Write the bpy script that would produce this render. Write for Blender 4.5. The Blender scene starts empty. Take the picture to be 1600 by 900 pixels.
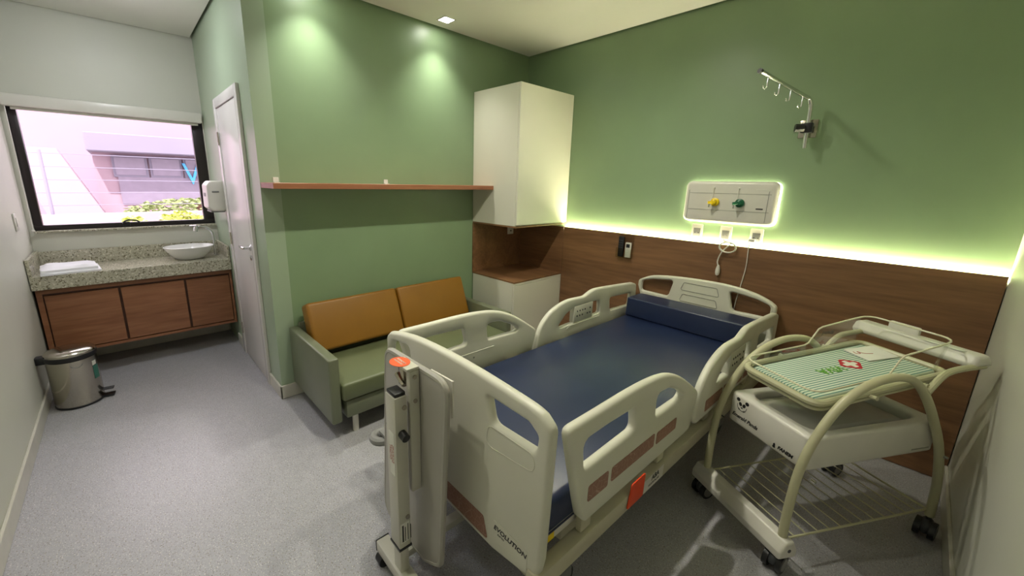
import bpy, bmesh, math, random
from mathutils import Vector, Matrix
random.seed(7)
scn = bpy.context.scene
COL = scn.collection
rad = math.radians

# ---------------------------------------------------------------- camera
CAM = Vector((2.8833, -3.1587, 1.5465)); YAW, PITCH, ROLL = 0.8285, -0.2295, 0.0196
F_PX, PX, PY = 618.04, 759.3, 430.3
fwd = Vector((-math.sin(YAW)*math.cos(PITCH), math.cos(YAW)*math.cos(PITCH), math.sin(PITCH)))
rt = fwd.cross(Vector((0, 0, 1))).normalized(); up = rt.cross(fwd)
r2 = rt*math.cos(ROLL)+up*math.sin(ROLL); u2 = up*math.cos(ROLL)-rt*math.sin(ROLL)
cd = bpy.data.cameras.new('camera'); cam = bpy.data.objects.new('camera', cd); COL.objects.link(cam)
M = Matrix((r2, u2, -fwd)).transposed().to_4x4(); M.translation = CAM; cam.matrix_world = M
cd.sensor_width = 36; cd.lens = F_PX/1600*36
cd.shift_x = (800-PX)/1600; cd.shift_y = (PY-450)/1600; cd.clip_start = 0.02; cd.clip_end = 300
scn.camera = cam

# ---------------------------------------------------------------- world, exposure
w = bpy.data.worlds.new('sky'); scn.world = w; w.use_nodes = True
nt = w.node_tree; bg = nt.nodes['Background']
bg.inputs['Color'].default_value = (1.0, .92, 1.0, 1); bg.inputs['Strength'].default_value = 2.6
vs = scn.view_settings
vs.view_transform = 'Standard'; vs.look = 'None'; vs.gamma = 1; vs.use_curve_mapping = False
vs.exposure = 1.0
COOL = (1.0, .98, .88); SOFT = (1.0, .96, .80); WARM = (1.0, .95, .62)
P_WALLWASH = 23; P_ROOM = 42; P_ALCOVE = 22; LED_STRIP = 94.0; EDGE_GLOW = 3.0

sl = bpy.data.lights.new('sun', 'SUN'); sl.energy = 4.0; sl.angle = .01; sl.color = (1, .95, .95)
so = bpy.data.objects.new('sun', sl); COL.objects.link(so); so.rotation_euler = (rad(12), rad(34), 0); so.location = (2, 0, 9)

# ---------------------------------------------------------------- materials
def lin(h):
    h = h.lstrip('#'); o = []
    for i in (0, 2, 4):
        c = int(h[i:i+2], 16)/255; o.append(c/12.92 if c <= .04045 else ((c+.055)/1.055)**2.4)
    return tuple(o)+(1,)
def nodes(name):
    m = bpy.data.materials.new(name); m.use_nodes = True
    return m, m.node_tree, m.node_tree.nodes['Principled BSDF']
def N(t, kind, **kw):
    n = t.nodes.new(kind)
    for k, v in kw.items():
        if hasattr(n, k): setattr(n, k, v)
        else: n.inputs[k.replace('_', ' ')].default_value = v
    return n
def coords(t, scale=(1, 1, 1)):
    tc = t.nodes.new('ShaderNodeTexCoord'); mp = t.nodes.new('ShaderNodeMapping')
    mp.inputs['Scale'].default_value = scale
    t.links.new(tc.outputs['Object'], mp.inputs['Vector']); return mp.outputs['Vector']
def ramp(t, src, stops):
    r = t.nodes.new('ShaderNodeValToRGB'); e = r.color_ramp.elements
    while len(e) < len(stops): e.new(.5)
    for i, (p, c) in enumerate(stops): e[i].position = p; e[i].color = c
    t.links.new(src, r.inputs['Fac']); return r.outputs['Color']
def plain(name, col, rough=.5, metal=0, var=.06, scale=9, bump=0, bscale=200, coat=0, spec=.5):
    """colour with faint mottling and fine relief"""
    m, t, b = nodes(name); c = lin(col) if isinstance(col, str) else tuple(col)+(1,)
    v = coords(t); n = N(t, 'ShaderNodeTexNoise', Scale=scale, Detail=3.0); t.links.new(v, n.inputs['Vector'])
    lo = tuple(x*(1-var) for x in c[:3])+(1,); hi = tuple(min(1, x*(1+var)) for x in c[:3])+(1,)
    t.links.new(ramp(t, n.outputs['Fac'], [(.3, lo), (.7, hi)]), b.inputs['Base Color'])
    b.inputs['Roughness'].default_value = rough; b.inputs['Metallic'].default_value = metal
    b.inputs['Coat Weight'].default_value = coat; b.inputs['Specular IOR Level'].default_value = spec
    if bump:
        n2 = N(t, 'ShaderNodeTexNoise', Scale=bscale, Detail=2.0); t.links.new(v, n2.inputs['Vector'])
        bp = N(t, 'ShaderNodeBump', Strength=bump, Distance=.002); t.links.new(n2.outputs['Fac'], bp.inputs['Height'])
        t.links.new(bp.outputs['Normal'], b.inputs['Normal'])
    return m
def wood(name, c1, c2, scale, rough=.4):
    m, t, b = nodes(name); v = coords(t, scale)
    n = N(t, 'ShaderNodeTexNoise', Scale=1.0, Detail=6.0, Roughness=.6, Distortion=.6); t.links.new(v, n.inputs['Vector'])
    v2 = coords(t, tuple(s*3.1 for s in scale)); n2 = N(t, 'ShaderNodeTexNoise', Scale=2.0, Detail=4.0); t.links.new(v2, n2.inputs['Vector'])
    mx = N(t, 'ShaderNodeMix', data_type='FLOAT'); mx.inputs[0].default_value = .35
    t.links.new(n.outputs['Fac'], mx.inputs[2]); t.links.new(n2.outputs['Fac'], mx.inputs[3])
    t.links.new(ramp(t, mx.outputs[0], [(.34, lin(c1)), (.66, lin(c2))]), b.inputs['Base Color'])
    b.inputs['Roughness'].default_value = rough
    bp = N(t, 'ShaderNodeBump', Strength=.08, Distance=.001); t.links.new(mx.outputs[0], bp.inputs['Height']); t.links.new(bp.outputs['Normal'], b.inputs['Normal'])
    return m
def emit(name, col, s):
    m, t, b = nodes(name); b.inputs['Base Color'].default_value = tuple(col)+(1,)
    b.inputs['Emission Color'].default_value = tuple(col)+(1,); b.inputs['Emission Strength'].default_value = s
    return m
def speckle(name, base, specks, rough=.35, scale=160):
    """terrazzo / granite: base with two layers of chips"""
    m, t, b = nodes(name); v = coords(t)
    n = N(t, 'ShaderNodeTexNoise', Scale=scale*.12, Detail=4.0); t.links.new(v, n.inputs['Vector'])
    cur = ramp(t, n.outputs['Fac'], [(.3, lin(base[0])), (.7, lin(base[1]))])
    for i, (c, thr, sc) in enumerate(specks):
        vo = N(t, 'ShaderNodeTexNoise', Scale=scale*sc, Detail=2.0, Roughness=.5)
        t.links.new(v, vo.inputs['Vector'])
        f = ramp(t, vo.outputs['Fac'], [(thr, (0, 0, 0, 1)), (thr+.04, (1, 1, 1, 1))])
        mx = N(t, 'ShaderNodeMix', data_type='RGBA'); t.links.new(f, mx.inputs[0]); t.links.new(cur, mx.inputs[6])
        mx.inputs[7].default_value = lin(c); cur = mx.outputs[2]
    t.links.new(cur, b.inputs['Base Color']); b.inputs['Roughness'].default_value = rough
    return m
def clear(name, tint=(1, 1, 1), gloss=.12):
    m = bpy.data.materials.new(name); m.use_nodes = True; t = m.node_tree; t.nodes.clear()
    o = t.nodes.new('ShaderNodeOutputMaterial'); a = N(t, 'ShaderNodeBsdfTransparent', Color=tuple(tint)+(1,))
    g = N(t, 'ShaderNodeBsdfGlossy', Roughness=.03); lw = N(t, 'ShaderNodeLayerWeight', Blend=.25)
    mm = N(t, 'ShaderNodeMath', operation='MULTIPLY'); mm.inputs[1].default_value = gloss*4
    t.links.new(lw.outputs['Fresnel'], mm.inputs[0])
    x = t.nodes.new('ShaderNodeMixShader'); t.links.new(mm.outputs[0], x.inputs[0]); t.links.new(a.outputs[0], x.inputs[1]); t.links.new(g.outputs[0], x.inputs[2])
    t.links.new(x.outputs[0], o.inputs['Surface']); return m

MT = {}
MT['green'] = plain('green wall paint', '#849b78', .36, var=.03, scale=3, bump=.05, bscale=120)
MT['offwhite'] = plain('off white wall paint', '#c6c6ba', .45, var=.02, scale=3, bump=.05, bscale=120)
MT['greensheen'] = plain('green wall paint with daylight sheen', '#9cad94', .32, var=.03, scale=3, bump=.05, bscale=120)  # same green paint, lightened to carry the daylight reflected on it
MT['ceiling'] = plain('ceiling paint', '#e2e0d8', .7, var=.02, scale=2)
MT['gap'] = plain('dark ceiling joint', '#4a4a40', .8)
MT['floor'] = speckle('speckled vinyl floor', ('#9a9a9f', '#a2a1a7'), [('#857f76', .60, .85), ('#d0cdc6', .62, 1.1), ('#625d55', .66, .9)], .34, 170)
MT['skirting'] = plain('white skirting', '#c2bfb4', .35)
MT['granite'] = speckle('granite', ('#a9a592', '#b9b5a2'), [('#d3cfbd', .58, .45), ('#79735f', .59, .6), ('#4a463e', .64, .7)], .18, 130)
MT['woodx'] = wood('brown wood laminate', '#684931', '#8d6746', (.7, 8, 9))
MT['woodshelf'] = wood('reddish shelf wood', '#8a553a', '#a56d4d', (9, .7, 12))
MT['woody'] = wood('vanity wood laminate', '#75492f', '#a06d4c', (9, .8, 9))
MT['wooddark'] = plain('dark wood edge', '#4a2c1e', .5)
MT['white'] = plain('white lacquer', '#d8d6c6', .35, var=.015, scale=3)
MT['door'] = plain('white door lacquer', '#d8d4d2', .25, var=.015, scale=3)
MT['abs'] = plain('cream moulded plastic', '#cdccbc', .38, var=.02, scale=5, bump=.06, bscale=500)
MT['absdark'] = plain('groove plastic', '#8f9085', .5)
MT['steelpaint'] = plain('painted bed steel', '#b9b49b', .4, var=.03)
MT['tablepaint'] = plain('grey white painted steel', '#bfbdb0', .38, var=.02)
MT['tabletop'] = plain('grey laminate table top', '#a3a097', .42, var=.02)
MT['tubecream'] = plain('cream painted tube', '#b9b695', .33, var=.03)
MT['whiteplastic'] = plain('white moulded plastic', '#d4d1c8', .3, var=.02)
MT['traygrey'] = plain('pale grey glossy plastic', '#a8a59e', .22, var=.03)
MT['navy'] = plain('navy vinyl', '#1d2846', .34, var=.10, scale=4, bump=.08, bscale=350)
MT['olive'] = plain('olive leatherette', '#62694b', .42, var=.05, scale=6, bump=.1, bscale=400)
MT['greygreen'] = plain('grey green leatherette', '#6b705a', .38, var=.05, scale=6, bump=.1, bscale=400)
MT['mustard'] = plain('mustard leatherette', '#8b5f18', .42, var=.05, scale=6, bump=.1, bscale=400)
MT['black'] = plain('black plastic', '#17171a', .4)
MT['darkgrey'] = plain('dark grey rubber', '#3a3c40', .5)
MT['grey'] = plain('grey rubber', '#7f7f7c', .5)
MT['chrome'] = plain('chrome', '#d8d8d8', .12, metal=1, var=.02)
MT['steel'] = plain('polished stainless steel', '#b9b3a6', .16, metal=1, var=.05, scale=2)
MT['frame'] = plain('dark brown window aluminium', '#1d1416', .35)
MT['ceramic'] = plain('white ceramic', '#e2e2df', .12, var=.01)
MT['cloth'] = plain('white cotton', '#e6e6ea', .9, var=.03, bump=.3, bscale=150)
MT['orange'] = plain('orange plastic', '#e2481a', .4)
MT['orangesticker'] = plain('orange sticker', '#e0623a', .4)
MT['brown'] = plain('brown inlay', '#8d5f4a', .5, var=.12, scale=60)
MT['yellow'] = plain('yellow plastic', '#e2c406', .35)
MT['greenp'] = plain('green plastic', '#0f5a3c', .35)
MT['teal'] = plain('teal sticker', '#2f6a5c', .4)
MT['ink'] = plain('black ink', '#1c1c1e', .5)
MT['redink'] = plain('red ink', '#a2402c', .5)
MT['redcross'] = plain('red emblem ink', '#b8202e', .6)
MT['greenink'] = plain('green emblem ink', '#5d9a2c', .6)
MT['paper'] = plain('white paper', '#dcdcd2', .7)
MT['bluesign'] = plain('cyan sign', '#3f9cd0', .5)
MT['bldg'] = plain('pale facade', '#948089', .8, var=.05, scale=.5)
MT['bldgpink'] = plain('pale pink render', '#8d7883', .8, var=.04, scale=.5)
MT['bldggrey'] = plain('grey facade band', '#716e7c', .8, var=.05, scale=.5)
MT['bldgdark'] = plain('dark facade glass', '#7a7280', .3)  # dark tone of the windows and lower band
MT['leaf'] = plain('hedge leaf', '#7f8e58', .6, var=.3, scale=20)
MT['ground'] = plain('street paving', '#c0b6b6', .85, var=.08, scale=1)
MT['glass'] = clear('window glass', (1, .97, .99), .08)
MT['acrylic'] = clear('clear acrylic', (.97, .98, .95), .07)
MT['rim'] = plain('acrylic rim', '#d8d4b8', .15, var=.02)
MT['lampon'] = emit('lit diffuser', (1, .97, .88), 30)
MT['dome'] = emit('fill light dome', (.93, .95, 1), P_ALCOVE)
MT['led'] = emit('led strip', WARM, LED_STRIP)
MT['edgeglow'] = emit('painted edge glow', (1, .97, .72), EDGE_GLOW)  # no lamp: emission stands in for strip light in the translucent panel edges
def stripes():
    m, t, b = nodes('striped cotton blanket'); v = coords(t, (1, 1, 1))
    wv = N(t, 'ShaderNodeTexWave', wave_type='BANDS', bands_direction='X', Scale=23.0, Distortion=.3); wv.inputs['Detail'].default_value = 1
    t.links.new(v, wv.inputs['Vector'])
    t.links.new(ramp(t, wv.outputs['Fac'], [(.22, lin('#5d887c')), (.42, lin('#cbd6c4'))]), b.inputs['Base Color'])
    b.inputs['Roughness'].default_value = .85; return m
MT['stripes'] = stripes()
def inlay():
    m, t, b = nodes('brown inlay with pale scribbles'); v = coords(t)
    n = N(t, 'ShaderNodeTexVoronoi', Scale=42.0, feature='DISTANCE_TO_EDGE'); t.links.new(v, n.inputs['Vector'])
    t.links.new(ramp(t, n.outputs['Distance'], [(.012, lin('#ab8c78')), (.035, lin('#8f6856'))]), b.inputs['Base Color'])
    b.inputs['Roughness'].default_value = .5; return m
MT['inlay'] = inlay()

# ---------------------------------------------------------------- mesh helpers
I4 = Matrix.Identity(4)
def T(x, y, z): return Matrix.Translation((x, y, z))
def RX(a): return Matrix.Rotation(a, 4, 'X')
def RY(a): return Matrix.Rotation(a, 4, 'Y')
def RZ(a): return Matrix.Rotation(a, 4, 'Z')
def axes(xa, ya, za, o=(0, 0, 0)):
    m = Matrix((Vector(xa), Vector(ya), Vector(za))).transposed().to_4x4(); m.translation = Vector(o); return m
def merge(bm, t, mat=I4):
    t.transform(mat); me = bpy.data.meshes.new('tmp'); t.to_mesh(me); t.free(); bm.from_mesh(me); bpy.data.meshes.remove(me); return bm
def B(): return bmesh.new()
def box(bm, x0, x1, y0, y1, z0, z1, bev=0, seg=2, mat=I4):
    t = bmesh.new(); bmesh.ops.create_cube(t, size=1)
    for v in t.verts: v.co = Vector(((x0+x1)/2+v.co.x*(x1-x0), (y0+y1)/2+v.co.y*(y1-y0), (z0+z1)/2+v.co.z*(z1-z0)))
    if bev: bmesh.ops.bevel(t, geom=t.edges[:], offset=bev, segments=seg, profile=.5, affect='EDGES')
    return merge(bm, t, mat)
def cyl(bm, p0, p1, r, seg=16, r1=None, mat=I4):
    p0, p1 = Vector(p0), Vector(p1); d = p1-p0; t = bmesh.new()
    bmesh.ops.create_cone(t, cap_ends=True, segments=seg, radius1=r, radius2=r if r1 is None else r1, depth=d.length)
    q = Vector((0, 0, 1)).rotation_difference(d.normalized()).to_matrix().to_4x4()
    q.translation = (p0+p1)/2; t.transform(q); return merge(bm, t, mat)
def sph(bm, c, r, seg=14, scale=(1, 1, 1), mat=I4):
    t = bmesh.new(); bmesh.ops.create_uvsphere(t, u_segments=seg, v_segments=max(6, seg//2+1), radius=r)
    t.transform(T(*c) @ Matrix.Diagonal(Vector(scale).to_4d())); return merge(bm, t, mat)
def tube(bm, pts, r, seg=8, closed=False, mat=I4):
    P = [Vector(p) for p in pts]; n = len(P); rings = []; t = bmesh.new()
    tang = []
    for i in range(n):
        a = P[(i-1) % n] if (closed or i > 0) else P[i]; c = P[(i+1) % n] if (closed or i < n-1) else P[i]
        tang.append((c-a).normalized())
    ref = tang[0].orthogonal().normalized()
    for i in range(n):
        ref = (ref-tang[i]*ref.dot(tang[i])).normalized(); bi = tang[i].cross(ref)
        rr = r[i] if isinstance(r, (list, tuple)) else r
        rings.append([t.verts.new(P[i]+(ref*math.cos(2*math.pi*k/seg)+bi*math.sin(2*math.pi*k/seg))*rr) for k in range(seg)])
    for i in range(n if closed else n-1):
        A, Bq = rings[i], rings[(i+1) % n]
        if closed and i == n-1:   # match the twist
            off = min(range(seg), key=lambda o: sum((A[k].co-Bq[(k+o) % seg].co).length for k in range(seg))); Bq = Bq[off:]+Bq[:off]
        for k in range(seg): t.faces.new((A[k], A[(k+1) % seg], Bq[(k+1) % seg], Bq[k]))
    if not closed: t.faces.new(rings[0][::-1]); t.faces.new(rings[-1])
    return merge(bm, t, mat)
def lathe(bm, prof, seg=24, mat=I4, cap=True):
    t = bmesh.new(); rings = [[t.verts.new((r*math.cos(2*math.pi*k/seg), r*math.sin(2*math.pi*k/seg), z)) for k in range(seg)] for r, z in prof]
    for a, b in zip(rings, rings[1:]):
        for k in range(seg): t.faces.new((a[k], a[(k+1) % seg], b[(k+1) % seg], b[k]))
    if cap: t.faces.new(rings[0][::-1]); t.faces.new(rings[-1])
    return merge(bm, t, mat)
def area2(p): return sum(p[i][0]*p[(i+1) % len(p)][1]-p[(i+1) % len(p)][0]*p[i][1] for i in range(len(p)))
def rnd(pts, r, seg=5):
    """fillet the corners of a polygon"""
    out = []; n = len(pts)
    for i in range(n):
        p = Vector(pts[i]); a = Vector(pts[i-1]); c = Vector(pts[(i+1) % n]); rr = r[i] if isinstance(r, (list, tuple)) else r
        d1 = (a-p); d2 = (c-p); l1, l2 = d1.length, d2.length; d1.normalize(); d2.normalize()
        if rr <= 0: out.append((p.x, p.y)); continue
        ang = d1.angle(d2)
        if ang > 3.0: out.append((p.x, p.y)); continue
        dist = min(rr/math.tan(ang/2), l1*.49, l2*.49); q1 = p+d1*dist; q2 = p+d2*dist
        for k in range(seg+1):
            s = k/seg; q = q1*(1-s)**2+p*2*s*(1-s)+q2*s*s; out.append((q.x, q.y))
    return out
def rrect(x0, x1, y0, y1, r, seg=5): return rnd([(x0, y0), (x1, y0), (x1, y1), (x0, y1)], r, seg)
def spl(pts, n=6):
    """open Catmull-Rom through points of any dimension"""
    P = [Vector(p) for p in pts]; out = []
    for i in range(len(P)-1):
        a = P[max(0, i-1)]; b = P[i]; c = P[i+1]; d = P[min(len(P)-1, i+2)]
        for k in range(n):
            s = k/n; out.append(tuple(.5*((2*b)+(c-a)*s+(2*a-5*b+4*c-d)*s*s+(3*b-a-3*c+d)*s**3)))
    out.append(tuple(P[-1])); return out
def plate(bm, outer, holes=(), th=.03, r=0, nseg=4, mat=I4):
    """flat plate with holes and rounded rims; outline in local xy, thickness centred on z"""
    t = bmesh.new(); r = min(r, th/2*.999) if r else 0
    loops = []
    for i, lp in enumerate([outer]+list(holes)):
        lp = [tuple(p[:2]) for p in lp]; q = []
        for p in lp:
            if not q or (Vector(p)-Vector(q[-1])).length > 1e-5: q.append(p)
        if (Vector(q[0])-Vector(q[-1])).length < 1e-5: q.pop()
        if (area2(q) > 0) != (i == 0): q = q[::-1]
        loops.append(q)
    offs = [(0, 0)] if not r else [(r*(1-math.cos(a)), r*(1-math.sin(a))) for a in [math.pi/2*(k/nseg) for k in range(nseg+1)]]
    # offs: (inward, drop from top) from the wide ring (a=0) up to the cap (a=90)
    offs = [(0, r)] + [(r*(1-math.cos(a)), r*(1-math.sin(a))) for a in [math.pi/2*k/nseg for k in range(1, nseg+1)]] if r else [(0, 0)]
    topE, botE = [], []
    for q in loops:
        n = len(q); nor = []
        for i in range(n):
            e1 = (Vector(q[i])-Vector(q[i-1])).normalized(); e2 = (Vector(q[(i+1) % n])-Vector(q[i])).normalized()
            nn = Vector((e1.y+e2.y, -(e1.x+e2.x)))
            nn = nn.normalized() if nn.length > 1e-6 else Vector((e1.y, -e1.x))
            c = max(.5, nn.dot(Vector((e1.y, -e1.x)))); nor.append(nn/c)
        seqs = [(o, th/2-d) for o, d in reversed(offs)]+[(o, -th/2+d) for o, d in offs]
        rings = [[t.verts.new((q[i][0]-nor[i].x*o, q[i][1]-nor[i].y*o, z)) for i in range(n)] for o, z in seqs]
        for a, b in zip(rings, rings[1:]):
            for k in range(n): t.faces.new((a[k], b[k], b[(k+1) % n], a[(k+1) % n]))
        for R_, E_ in ((rings[0], topE), (rings[-1], botE)):
            for k in range(n): E_.append(t.edges.get((R_[k], R_[(k+1) % n])))
    bmesh.ops.triangle_fill(t, edges=topE, use_beauty=True, use_dissolve=False, normal=(0, 0, 1))
    bmesh.ops.triangle_fill(t, edges=botE, use_beauty=True, use_dissolve=False, normal=(0, 0, -1))
    return merge(bm, t, mat)

def obj(name, bm, mat, parent=None, smooth=35):
    bmesh.ops.recalc_face_normals(bm, faces=bm.faces[:])
    me = bpy.data.meshes.new(name); bm.to_mesh(me); bm.free()
    me.materials.append(MT[mat])
    if smooth:
        for p in me.polygons: p.use_smooth = True
        me.set_sharp_from_angle(angle=rad(smooth))
    o = bpy.data.objects.new(name, me); COL.objects.link(o)
    if parent: o.parent = parent
    return o
def tag(o, label, cat, group=None):
    o['label'] = label; o['category'] = cat
    if group: o['group'] = group
    return o
def thing(name, label, cat, loc=(0, 0, 0), rz=0, group=None):
    o = bpy.data.objects.new(name, None); COL.objects.link(o); o.empty_display_size = .1
    o.location = loc; o.rotation_euler = (0, 0, rz); return tag(o, label, cat, group)
def struct(name, bm, mat, parent=None, smooth=0):
    o = obj(name, bm, mat, parent, smooth)
    if not parent: o['kind'] = 'structure'
    return o
def text(name, body, size, mat, parent, m, shear=0, ext=.0004, bold=0, align='CENTER', spacing=1, sx=1):
    c = bpy.data.curves.new('t', 'FONT'); c.body = body; c.size = size; c.extrude = ext; c.shear = shear; c.offset = bold
    c.align_x = align; c.align_y = 'CENTER'; c.space_character = spacing; c.resolution_u = 3
    o = bpy.data.objects.new('t', c); COL.objects.link(o); dg = bpy.context.evaluated_depsgraph_get()
    me = bpy.data.meshes.new_from_object(o.evaluated_get(dg)); bpy.data.objects.remove(o); bpy.data.curves.remove(c)
    me.transform(m @ Matrix.Diagonal((sx, 1, 1, 1))); me.materials.append(MT[mat]); me.name = name
    o = bpy.data.objects.new(name, me); COL.objects.link(o); o.parent = parent; return o
FX = lambda x, y, z: axes((0, 1, 0), (0, 0, 1), (1, 0, 0), (x, y, z))     # print on a face that looks to +x
FY = lambda x, y, z: axes((1, 0, 0), (0, 0, 1), (0, -1, 0), (x, y, z))    # print on a face that looks to -y

# ================================================================ SETTING
H = 2.75; W = 3.218; L1 = 2.483; L2 = 3.72; D = 1.80; TK = .12; TOP = H+.07
b = B(); box(b, -D-.12, W+.12, -L2-.12, .12, -.1, 0); struct('floor', b, 'floor')
b = B(); box(b, .02, W-.02, -L2+.02, -.02, H, H+.03); box(b, -D+.02, .02, -L2+.02, -L1-.02, H, H+.03); struct('ceiling', b, 'ceiling')
b = B(); box(b, -D-.12, W+.12, -L2-.12, .12, TOP, TOP+.1); struct('trim_1', b, 'gap')
b = B(); box(b, -TK, W+TK, 0, TK, 0, TOP); struct('wall_back', b, 'green')
b = B(); box(b, -TK, 0, -L1+TK, 0, 0, TOP); struct('wall_side', b, 'green')
b = B(); box(b, -D-.12, 0, -L1, -L1+TK, 0, TOP); struct('wall_doorway', b, 'greensheen')
# window wall: opening y -3.69..-2.485, z 1.10..2.08
WY0, WY1, WZ0, WZ1 = -3.69, -2.492, 1.105, 2.10
b = B(); box(b, -D-.14, -D, -L2, -L1, 0, WZ0); box(b, -D-.14, -D, -L2, -L1, WZ1, TOP)
box(b, -D-.14, -D, -L2, WY0, WZ0, WZ1); box(b, -D-.14, -D, WY1, -L1, WZ0, WZ1); struct('wall_window', b, 'offwhite')
b = B(); box(b, -D-.14, W+TK, -L2-TK, -L2, 0, TOP); struct('wall_left', b, 'offwhite')
b = B(); box(b, W, W+TK, -L2, 0, 0, TOP); struct('wall_right', b, 'offwhite')
HB = .10
b = B(); box(b, -D+.45, -1.10, -L1-.014, -L1, 0, HB, .004, 1); box(b, -.27, .014, -L1-.014, -L1, 0, HB, .004, 1); struct('baseboard_doorway', b, 'skirting')
b = B(); box(b, 0, .014, -L1-.014, -.70, 0, HB, .004, 1); struct('baseboard_side', b, 'skirting')
b = B(); box(b, -D, W, -L2, -L2+.014, 0, HB, .004, 1); struct('baseboard_left', b, 'skirting')
b = B(); box(b, W-.014, W, -L2+.014, -.035, 0, HB, .004, 1); struct('baseboard_right', b, 'skirting')
b = B(); box(b, -D, -D+.014, -L2+.014, -L1-.014, 0, HB, .004, 1); struct('baseboard_window', b, 'skirting')

# window
win = bpy.data.objects.new('window_1', None); COL.objects.link(win); win.location = (-D, 0, 0); win['kind'] = 'structure'
b = B(); FX0, FX1 = -.075, -.02
box(b, FX0, FX1, WY0, WY1, WZ0, WZ0+.045, .004); box(b, FX0, FX1, WY0, WY1, WZ1-.05, WZ1, .004)
box(b, FX0, FX1, WY0, WY0+.05, WZ0+.045, WZ1-.05, .004); box(b, FX0, FX1, WY1-.085, WY1, WZ0+.045, WZ1-.05, .004)
obj('window_frame', b, 'frame', win)
b = B(); box(b, -.058, -.050, WY0+.05, WY1-.085, WZ0+.045, WZ1-.05); obj('pane', b, 'glass', win, 0)
b = B(); tube(b, spl([(-.012, -3.17, WZ0+.03), (.004, -3.15, WZ0+.058), (.010, -3.11, WZ0+.066), (.004, -3.07, WZ0+.058), (-.012, -3.05, WZ0+.03)], 4), .007)
box(b, -.022, -.008, -3.17, -3.12, WZ0+.012, WZ0+.05, .004); obj('window_latch', b, 'black', win)
b = B(); box(b, -.135, .03, WY0+.002, WY1-.002, WZ0-.012, WZ0+.004, .003); obj('window_sill', b, 'granite', win)
# roller blind in its cassette
t = thing('roller_blind', 'white roller blind rolled up in its cassette above the window', 'blind', (-D, 0, 2.03))
b = B(); box(b, .004, .075, -3.70, -2.50, 0, .085, .008); obj('cassette', b, 'whiteplastic', t)
b = B(); box(b, .03, .042, -3.66, -2.53, -.022, .0, .003); obj('bottom_bar', b, 'whiteplastic', t)
b = B(); tube(b, [(.05, -3.685, .01), (.05, -3.69, -.9)], .0035, 6); sph(b, (.05, -3.69, -.915), .012); obj('pull_chain', b, 'whiteplastic', t)

# door
dr = bpy.data.objects.new('door_1', None); COL.objects.link(dr); dr.location = (-.685, -L1, 0); dr['kind'] = 'structure'
b = B(); box(b, -.415, -.345, -.022, 0, 0, 2.15, .004); box(b, .345, .415, -.022, 0, 0, 2.15, .004); box(b, -.345, .345, -.022, 0, 2.08, 2.15, .004); obj('door_frame', b, 'door', dr)
b = B(); box(b, -.341, .341, -.012, -.001, .006, 2.076, .002); obj('door_leaf', b, 'door', dr)
b = B(); lathe(b, [(.024, 0), (.024, .008), (.01, .01), (.01, .045)], 16, axes((1, 0, 0), (0, 0, 1), (0, -1, 0), (.285, -.012, 1.05)))
tube(b, [(.285, -.055, 1.05), (.27, -.06, 1.05), (.17, -.06, 1.05), (.155, -.045, 1.05)], .0095, 10); obj('door_handle', b, 'chrome', dr)
b = B(); lathe(b, [(.02, 0), (.02, .008), (.008, .012)], 16, axes((1, 0, 0), (0, 0, 1), (0, -1, 0), (.285, -.012, .975))); obj('door_lock', b, 'chrome', dr)
for z in (.25, 1.05, 1.85):
    b = B(); cyl(b, (-.346, -.024, z-.05), (-.346, -.024, z+.05), .006, 8); obj('hinge', b, 'steel', dr)

# wood panelling on the head wall, with the lit strip hidden on its top edge
ZP = 1.152
pn = tag(bpy.data.objects.new('wall_panel', None), 'long brown wood panel behind the bed lit along its top', 'wall panel'); COL.objects.link(pn); pn.location = (0, -.001, 0)
for x0, x1 in ((.003, .572), (.575, W-.004)):
    b = B(); box(b, x0, x1, -.034, -.022, .003, ZP, .0015, 1); obj('panel_board', b, 'woodx', pn)
b = B(); box(b, .003, W-.004, -.022, 0, .003, ZP-.03); obj('batten', b, 'wooddark', pn)
t = thing('light_strip', 'warm LED strip glowing along the top of the wood panel', 'light strip', (0, -.001, 0))
b = B(); box(b, .58, W-.006, -.020, -.003, ZP-.028, ZP-.012); obj('light_band', b, 'led', t)

# ceiling lamps, the last two added as fill
def downlight(name, x, y, label, power, col, size=98, blend=1.0, grp=None):
    t = thing(name, label, 'ceiling light', (x, y, H), 0, grp)
    b = B(); plate(b, rrect(-.055, .055, -.055, .055, .006, 2), [rrect(-.042, .042, -.042, .042, .004, 2)], .008, .002, 2); obj('lamp_frame', b, 'whiteplastic', t)
    b = B(); box(b, -.042, .042, -.042, .042, -.003, .0); obj('diffuser', b, 'lampon', t)
    l = bpy.data.lights.new('lamp', 'SPOT'); l.energy = power; l.color = col; l.spot_size = rad(size); l.spot_blend = blend; l.shadow_soft_size = .03
    o = bpy.data.objects.new('lamp', l); COL.objects.link(o); o.parent = t; o.location = (0, 0, -.012); return t
downlight('downlight', .17, -1.13, 'square recessed ceiling light near the tall corner cabinet', P_WALLWASH, COOL)
downlight('downlight', .17, -2.11, 'square recessed ceiling light above the doorway end of the shelf', P_WALLWASH, COOL)
downlight('downlight', 1.50, -1.13, 'square recessed ceiling light over the hospital bed', P_ROOM*.85, SOFT, 160, .95)
downlight('downlight', 1.50, -2.11, 'square recessed ceiling light over the foot end of the bed', P_ROOM*.85, SOFT, 160, .95)
downlight('downlight', 1.50, -3.09, 'added square fill light between bed foot and long left wall', P_ROOM*.55, SOFT, 160, 1.0)  # added to fill bed foot and floor, continues the lamp grid
t = thing('alcove_fill_lamp', 'added round fill lamp out of view, brightening the upper alcove', 'ceiling light', (-.66, -3.12, H))  # unseen lamp, added to lift the dim alcove walls and ceiling
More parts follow.
